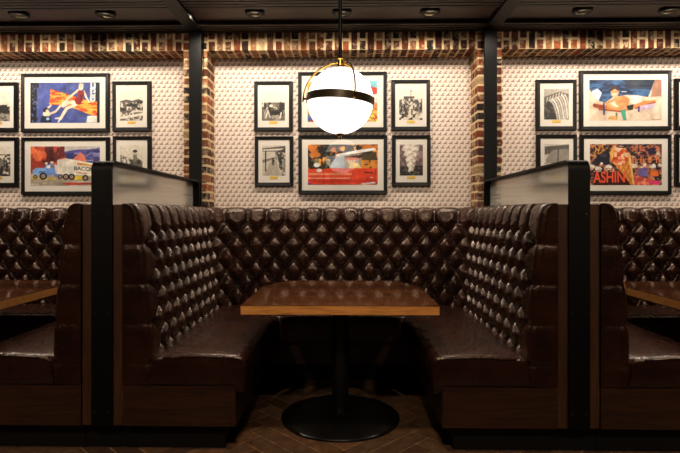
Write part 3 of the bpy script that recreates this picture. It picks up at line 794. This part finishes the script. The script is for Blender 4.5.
def bw(kind, seed):
    c = Cv(0, 0, 100, 130, 76, seed); c.fill((228, 224, 214)); n = c.noise(16); n2 = c.noise(9)
    dk, md, lt = (44, 40, 38), (120, 114, 106), (226, 222, 212)
    def folk(x, y, h, col=dk):
        c.ell(x, y - h * .42, h * .1, h * .11, col); c.line([(x, y - h * .3), (x, y)], h * .2, col); c.line([(x - h * .06, y), (x - h * .08, y + h * .4)], h * .09, col); c.line([(x + h * .06, y), (x + h * .1, y + h * .4)], h * .09, col); c.line([(x, y - h * .22), (x + h * .2, y - h * .05)], h * .07, col)
    if kind == 'riders':
        c.put(((c.Y > 52) & (n > .48)).astype(float), (96, 92, 86)); c.put((c.Y > 100).astype(float), (120, 114, 104), .6); c.ell(55, 62, 46, 9, (110, 106, 98), .8); c.poly([(30, 86), (90, 80), (92, 104), (34, 108)], (58, 54, 50))
        for x, y, h in ((14, 74, 44), (34, 80, 56), (82, 82, 62), (92, 80, 50)): folk(x, y, h)
        c.ell(40, 66, 8, 6, lt); c.line([(18, 118), (26, 86), (36, 116)], 5, lt); c.line([(78, 120), (84, 96)], 6, lt); c.ell(60, 96, 16, 6, (34, 30, 28))
    elif kind == 'boardwalk':
        c.fill((206, 202, 192)); c.poly([(0, 12), (100, 2), (100, 26), (0, 26)], (92, 88, 84)); c.line([(6, 20), (94, 16)], 7, lt); c.poly([(0, 62), (55, 50), (55, 56), (0, 76)], (120, 118, 112)); c.poly([(40, 58), (58, 58), (80, 130), (4, 130)], (176, 170, 160)); c.poly([(60, 30), (100, 10), (100, 130), (84, 130)], (70, 66, 62)); c.put(((c.X > 66) & (c.Y > 30) & (n2 > .54)).astype(float), (190, 186, 176))
        c.line([(14, 24), (14, 110)], 5, dk); c.line([(58, 28), (60, 60)], 3, dk); folk(46, 70, 34); folk(78, 78, 44, (34, 32, 30)); folk(92, 90, 56, (150, 144, 134))
    elif kind == 'street':
        c.poly([(0, 46), (20, 40), (20, 30), (66, 30), (66, 44), (100, 40), (100, 96), (0, 96)], (84, 80, 76)); c.put(((c.Y > 38) & (c.Y < 96) & (n2 > .55)).astype(float), lt, .9); c.line([(50, 4), (50, 30)], 2, dk); c.poly([(50, 6), (58, 8), (50, 12)], dk); c.poly([(48, 70), (62, 70), (90, 130), (20, 130)], (214, 208, 196)); c.put(((c.Y > 84) & (n > .56)).astype(float), (62, 58, 54))
        for x, y, h in ((10, 92, 40), (22, 84, 34), (84, 94, 40), (94, 86, 36), (62, 80, 22), (40, 88, 26), (54, 98, 26)): folk(x, y, h, dk if x % 4 else md)
    elif kind == 'plume':
        c.fill((100, 82, 84)); c.put(np.clip((n - .45) * 5, 0, 1), (150, 130, 130)); c.poly([(0, 92), (100, 88), (100, 130), (0, 130)], (40, 36, 34)); c.put(((c.Y > 92) & (n2 > .55)).astype(float), (92, 84, 80))
        for k in range(60):
            t = k / 60; c.ell(50 + 8 * math.sin(k * 2.1) + (1 - t) * 22 * math.sin(k * 3.7), 4 + t * 108, 5 + (1 - t) * 9, 5 + (1 - t) * 6, (242 - 70 * (k % 3 == 1), 236 - 74 * (k % 3 == 1), 228 - 74 * (k % 3 == 1)), .85)
        c.ell(20, 20, 14, 6, (206, 192, 190), .7)
    elif kind == 'town':
        c.poly([(0, 46), (26, 38), (52, 44), (80, 36), (100, 44), (100, 130), (0, 130)], (92, 88, 82)); c.put(((c.Y > 52) & (n2 > .52)).astype(float), (214, 208, 198)); c.put(((c.Y > 46) & (n < .42)).astype(float), (40, 38, 36)); c.poly([(0, 112), (100, 96), (100, 108), (0, 124)], (222, 218, 208))
    elif kind == 'porch':
        c.fill((222, 218, 208)); c.poly([(0, 40), (46, 56), (46, 90), (0, 96)], (112, 108, 102)); c.put(((c.X < 46) & (c.Y > 44) & (n2 > .52)).astype(float), lt); c.put((c.Y > 92).astype(float), (168, 162, 152)); folk(64, 66, 84, (128, 122, 114)); c.ell(64, 30, 9, 10, (206, 196, 184)); c.ell(64, 24, 10, 6, dk); c.poly([(50, 70), (96, 66), (96, 92), (52, 96)], (96, 92, 88)); c.put(((c.Y > 60) & (n > .6)).astype(float), dk, .8)
    elif kind == 'field':
        c.put((c.Y > 88).astype(float), (150, 146, 138)); c.put(((c.Y > 58) & (c.Y < 98) & (n > .42)).astype(float), (52, 48, 46)); c.ell(70, 78, 26, 16, dk); c.ell(30, 84, 20, 12, (80, 76, 72)); c.put(((c.Y > 96) & (n2 > .6)).astype(float), (90, 86, 80))
    elif kind == 'parade':
        c.put(((n2 > .5) & (c.Y > 34)).astype(float), (56, 52, 50)); c.put(((n > .56) & (c.Y > 44)).astype(float), (130, 126, 118))
        for k in range(9): folk(8 + k * 11, 66 + 24 * (k % 3), 34 + 8 * (k % 2), dk if k % 2 else (86, 82, 78))
    elif kind == 'spillway':
        c.fill((56, 54, 52)); c.put((n > .55).astype(float), (92, 88, 84)); c.poly([(0, 0), (100, 0), (100, 22), (60, 12), (0, 34)], (176, 172, 166)); c.poly([(4, 34), (74, 8), (80, 26), (10, 58)], (104, 100, 96))
        for k in range(6): c.line([(10 + k * 12, 54 - k * 5), (14 + k * 12, 36 - k * 5)], 3, lt)
        for k in range(7):
            p = [(22 + k * 10 + 55 * t * (1 - .3 * t) * (1 - k * .08), 48 - k * 4 + (110 - k * 6) * t * t + 16 * t) for t in np.linspace(0, 1, 9)]; c.line(p, 7, (236, 232, 226) if k % 2 else (196, 192, 186), .9)
    elif kind == 'hull':
        c.fill((206, 202, 196)); c.poly([(0, 10), (100, 2), (100, 24), (0, 44)], (92, 88, 84)); c.poly([(6, 60), (30, 26), (84, 18), (100, 24), (100, 70), (6, 82)], (146, 142, 136)); c.line([(56, 22), (54, 76)], 3, dk); c.poly([(6, 82), (100, 70), (100, 130), (0, 130)], (186, 182, 174)); c.put(((c.Y > 78) & (n2 > .56)).astype(float), (70, 66, 64)); c.line([(4, 84), (100, 74)], 5, lt)
    c.a = c.a * .97 + 4
    c.a *= np.array([1.0, .97, .92])
    return c
def weather(c, k=.2, m=46):
    """print grain: soft edges and mottling"""
    a = c.a
    p = np.pad(a, ((1, 1), (1, 1), (0, 0)), 'edge')
    c.a = (p[:-2, 1:-1] + p[2:, 1:-1] + p[1:-1, :-2] + p[1:-1, 2:] + 2 * a) / 6
    w = c.x1 - c.x0
    c.a *= (1 + k * (c.noise(w / 14, oct=4) - .5) * 2)[..., None]
    sh = c.noise(w / 5, oct=3) - .5
    c.a += (sh * m)[..., None] * np.array([1, .85, .7])
    return c
def srgb(a):
    a = np.clip(a / 255, 0, 1); return np.where(a < .04045, a / 12.92, ((a + .055) / 1.055) ** 2.4)
def text_mesh(txt, size, x, z, y, sx=1., shear=0., spacing=1., ext=0.):
    cu = bpy.data.curves.new('t', 'FONT'); cu.body = txt; cu.size = size; cu.extrude = ext; cu.shear = shear; cu.space_character = spacing; cu.offset = size * .02
    o = bpy.data.objects.new('t', cu); C.objects.link(o)
    me = bpy.data.meshes.new_from_object(o.evaluated_get(bpy.context.evaluated_depsgraph_get()))
    bpy.data.objects.remove(o); bpy.data.curves.remove(cu)
    for v in me.vertices:
        a, b, d = v.co; v.co = (x + a * sx, y - d, z + b)
    me.materials.clear()
    return me
def make_picture(name, rect, art, cat, label, fb=.033, mat_l=.055, mat_t=.052, mat_b=None, plate=False, text=None, group=None):
    x0, y0, x1, y1 = rect
    a, b = W(x0, y1, YW - .03), W(x1, y0, YW - .03)
    w, h = b.x - a.x, b.z - a.z; mat_b = mat_b or mat_t
    t = thing(name, ((a.x + b.x) / 2, YW, a.z), label, cat, group)
    hw = w / 2; d = .032
    bm = bmesh.new()
    outer_ = [(-hw, 0), (hw, 0), (hw, h), (-hw, h)]; inn = [(-hw + fb, fb), (hw - fb, fb), (hw - fb, h - fb), (-hw + fb, h - fb)]
    lip = [(-hw + fb * .1, fb * .1), (hw - fb * .1, fb * .1), (hw - fb * .1, h - fb * .1), (-hw + fb * .1, h - fb * .1)]
    rows = [[bm.verts.new((x, -.001, z)) for x, z in outer_], [bm.verts.new((x, -d + .006, z)) for x, z in outer_], [bm.verts.new((x, -d, z)) for x, z in lip], [bm.verts.new((x, -d + .004, z)) for x, z in inn], [bm.verts.new((x, -.008, z)) for x, z in inn]]
    for p, q in zip(rows, rows[1:]):
        for i in range(4): bm.faces.new((p[i], p[(i + 1) % 4], q[(i + 1) % 4], q[i]))
    obj('frame', bm, BLACKF, t)
    bxo('mat_board', (-hw + fb * .8, hw - fb * .8, -.0225, -.003, fb * .8, h - fb * .8), MAT, t)
    px0, px1, pz0, pz1 = -hw + fb + mat_l, hw - fb - mat_l, fb + mat_b, h - fb - mat_t
    weather(art, .2, 46) if len(art.a[0]) > 100 else weather(art, .12, 14); ny, nx = art.h, art.w
    X, Z = np.meshgrid(np.linspace(px0, px1, nx), np.linspace(pz1, pz0, ny))
    V = np.stack([X, np.full_like(X, -.0235), Z], -1).reshape(-1, 3)
    idx = np.arange(nx * ny).reshape(ny, nx)
    Fq = np.stack([idx[1:, :-1], idx[1:, 1:], idx[:-1, 1:], idx[:-1, :-1]], -1).reshape(-1, 4)
    me = bpy.data.meshes.new('print'); me.from_pydata(V.tolist(), [], Fq.tolist()); me.update(); colorize(me, srgb(art.a * .93).reshape(-1, 3))
    pr = link('print', me, PRINT, t)
    if text:
        txt, tx, tz, hgt, wid, mat, shear = text   # position as fractions of the print
        me = text_mesh(txt, 1, 0, 0, 0); xs = [v.co.x for v in me.vertices]; zs = [v.co.z for v in me.vertices]
        kx = wid * (px1 - px0) / (max(xs) - min(xs)); kz = hgt * (pz1 - pz0) / (max(zs) - min(zs))
        for v in me.vertices:
            xx = (v.co.x - min(xs)) * kx; zz = (v.co.z - min(zs)) * kz
            v.co = (px0 + tx * (px1 - px0) + xx, -.0242, pz1 - tz * (pz1 - pz0) + zz + shear * xx)
        link('lettering', me, mat, pr)
    if plate:
        pw = .038
        bm = bmesh.new(); box(bm, -pw, pw, -.0255, -.0226, pz0 - .03, pz0 - .006, .0012, 1); obj('nameplate', bm, PLATE, t)
    data('glass', [(-hw + fb * .9, -.0275, fb * .9), (hw - fb * .9, -.0275, fb * .9), (hw - fb * .9, -.0275, h - fb * .9), (-hw + fb * .9, -.0275, h - fb * .9)], [(0, 1, 2, 3)], PANE, t)
    return t
GP, GL = 'small black and white photographs', 'large colour pictures'
make_picture('framed_picture', (20.5, 73, 108.8, 132), art_banner(), 'picture', 'large framed picture of a bather on an orange banner over blue, above the truck picture', group=GL)
make_picture('framed_picture', (20.8, 137, 109, 195), art_truck(), 'picture', 'large framed picture of a light blue truck with lettered white trailer', group=GL, text=('BACON', .63, .605, .1, .29, INK, -.05))
make_picture('framed_picture', (298, 71.5, 387, 131), art_house(), 'picture', 'large framed colour picture mostly hidden behind the white globe lamp', group=GL)
make_picture('framed_picture', (298.3, 135, 387.3, 194), art_car(), 'picture', 'large framed picture of a red car beneath the white globe lamp', group=GL)
make_picture('framed_picture', (580, 70, 672, 130), art_bather(), 'picture', 'large framed picture of a reclining bather on blue and sand, above the ice cream picture', group=GL)
make_picture('framed_picture', (580.5, 134.5, 672, 194.5), art_cone(), 'picture', 'large framed picture of an ice cream cone before red neon letters', group=GL, text=('ASHIN', .045, .95, .28, .44, INKR, .02))
for rect, kind, lab in (
    ((-22, 82, 17, 131.5), 'field', 'small framed photograph of trees cut by the left edge, upper of two'),
    ((-21.5, 137, 17.5, 186.5), 'parade', 'small framed photograph of a crowd cut by the left edge, lower of two'),
    ((112, 81, 150.5, 131), 'town', 'small framed photograph of a hillside town right of the blue and orange picture'),
    ((112.3, 136, 150.8, 186.5), 'porch', 'small framed photograph of a man in white, partly behind the left frosted glass divider'),
    ((254, 81, 292.6, 131), 'riders', 'small framed photograph of people in a field left of the globe lamp'),
    ((254.6, 136, 293.2, 186.2), 'boardwalk', 'small framed photograph of a boardwalk left of the red car picture'),
    ((391.5, 79.5, 430.3, 130.3), 'street', 'small framed photograph of a crowded street right of the globe lamp'),
    ((392, 135, 430.8, 186), 'plume', 'small framed photograph of a white smoke plume right of the red car picture'),
    ((536.5, 79.3, 577, 130), 'spillway', 'small framed photograph of water over a dam left of the reclining bather picture'),
    ((537, 134.5, 577.4, 186), 'hull', 'small framed photograph of a large hull left of the ice cream picture'),
    ((675.5, 78, 717, 129.5), 'riders', 'small frame cut by the right edge, upper of two, beside the reclining bather picture'),
    ((675.8, 134, 717, 186), 'street', 'small frame cut by the right edge, lower of two, beside the ice cream picture')):
    make_picture('framed_photograph', rect, bw(kind, sum(map(ord, lab))), 'picture', lab, .034, .037, .052, .062, True, None, GP)

# ------------------------------------------------------------------ lights
def light(typ, name, loc, energy, color, aim=None, **kw):
    l = bpy.data.lights.new(name, typ); l.energy = energy; l.color = color
    for k_, v in kw.items(): setattr(l, k_, v)
    o = bpy.data.objects.new(name, l); C.objects.link(o); o.location = loc
    if aim is not None: o.rotation_euler = (Vector(aim) - Vector(loc)).to_track_quat('-Z', 'Y').to_euler()
    return o
WARM, AMB = (1, .87, .73), (1, .78, .57)
for px in (-67, 19, 105.5, 191, 255, 342, 430, 500, 582.5, 669.5, 750):  # includes beams at spots where no downlight is modelled
    x = W(px, 13, 4.13).x
    light('SPOT', 'downlight_beam', (x, 4.13, ZC - .03), 40, WARM, (x, 4.5, 1.3), spot_size=math.radians(150), spot_blend=.5, shadow_soft_size=.04)
for lx in (-3.37, -2.7, -1.35, 0, 1.35, 2.7, 3.46):  # added spots without fixtures, brighten pictures and wall from the front
    light('SPOT', 'wall_fill', (lx, 2.0, ZC - .03), 60, WARM, (lx, 4.8, 2.04), spot_size=math.radians(39), spot_blend=.3, shadow_soft_size=.05)
for bx in (-1, 0, 1):  # added fill above each booth for seats and table, no fixture there
    light('SPOT', 'booth_fill', (XC + bx * P, 2.25, ZC - .03), 110 if bx == 0 else 65, AMB, (XC + bx * P, 3.0, .35), spot_size=math.radians(56), spot_blend=.7, shadow_soft_size=.08)
for lx in (-2.75, -1.65, 0, 1.65, 2.75):  # added fill from the camera side for the booth fronts, no real lamp
    light('SPOT', 'aisle_fill', (lx, .6, ZC - .03), 125, AMB, (lx * .9, 3.0, 1.0), spot_size=math.radians(64), spot_blend=.8, shadow_soft_size=.08)
wd = bpy.data.worlds.new('world'); S.world = wd; wd.use_nodes = True
bg = wd.node_tree.nodes.get('Background') or wd.node_tree.nodes.new('ShaderNodeBackground')
bg.inputs[0].default_value = (.9, .7, .5, 1); bg.inputs[1].default_value = .015
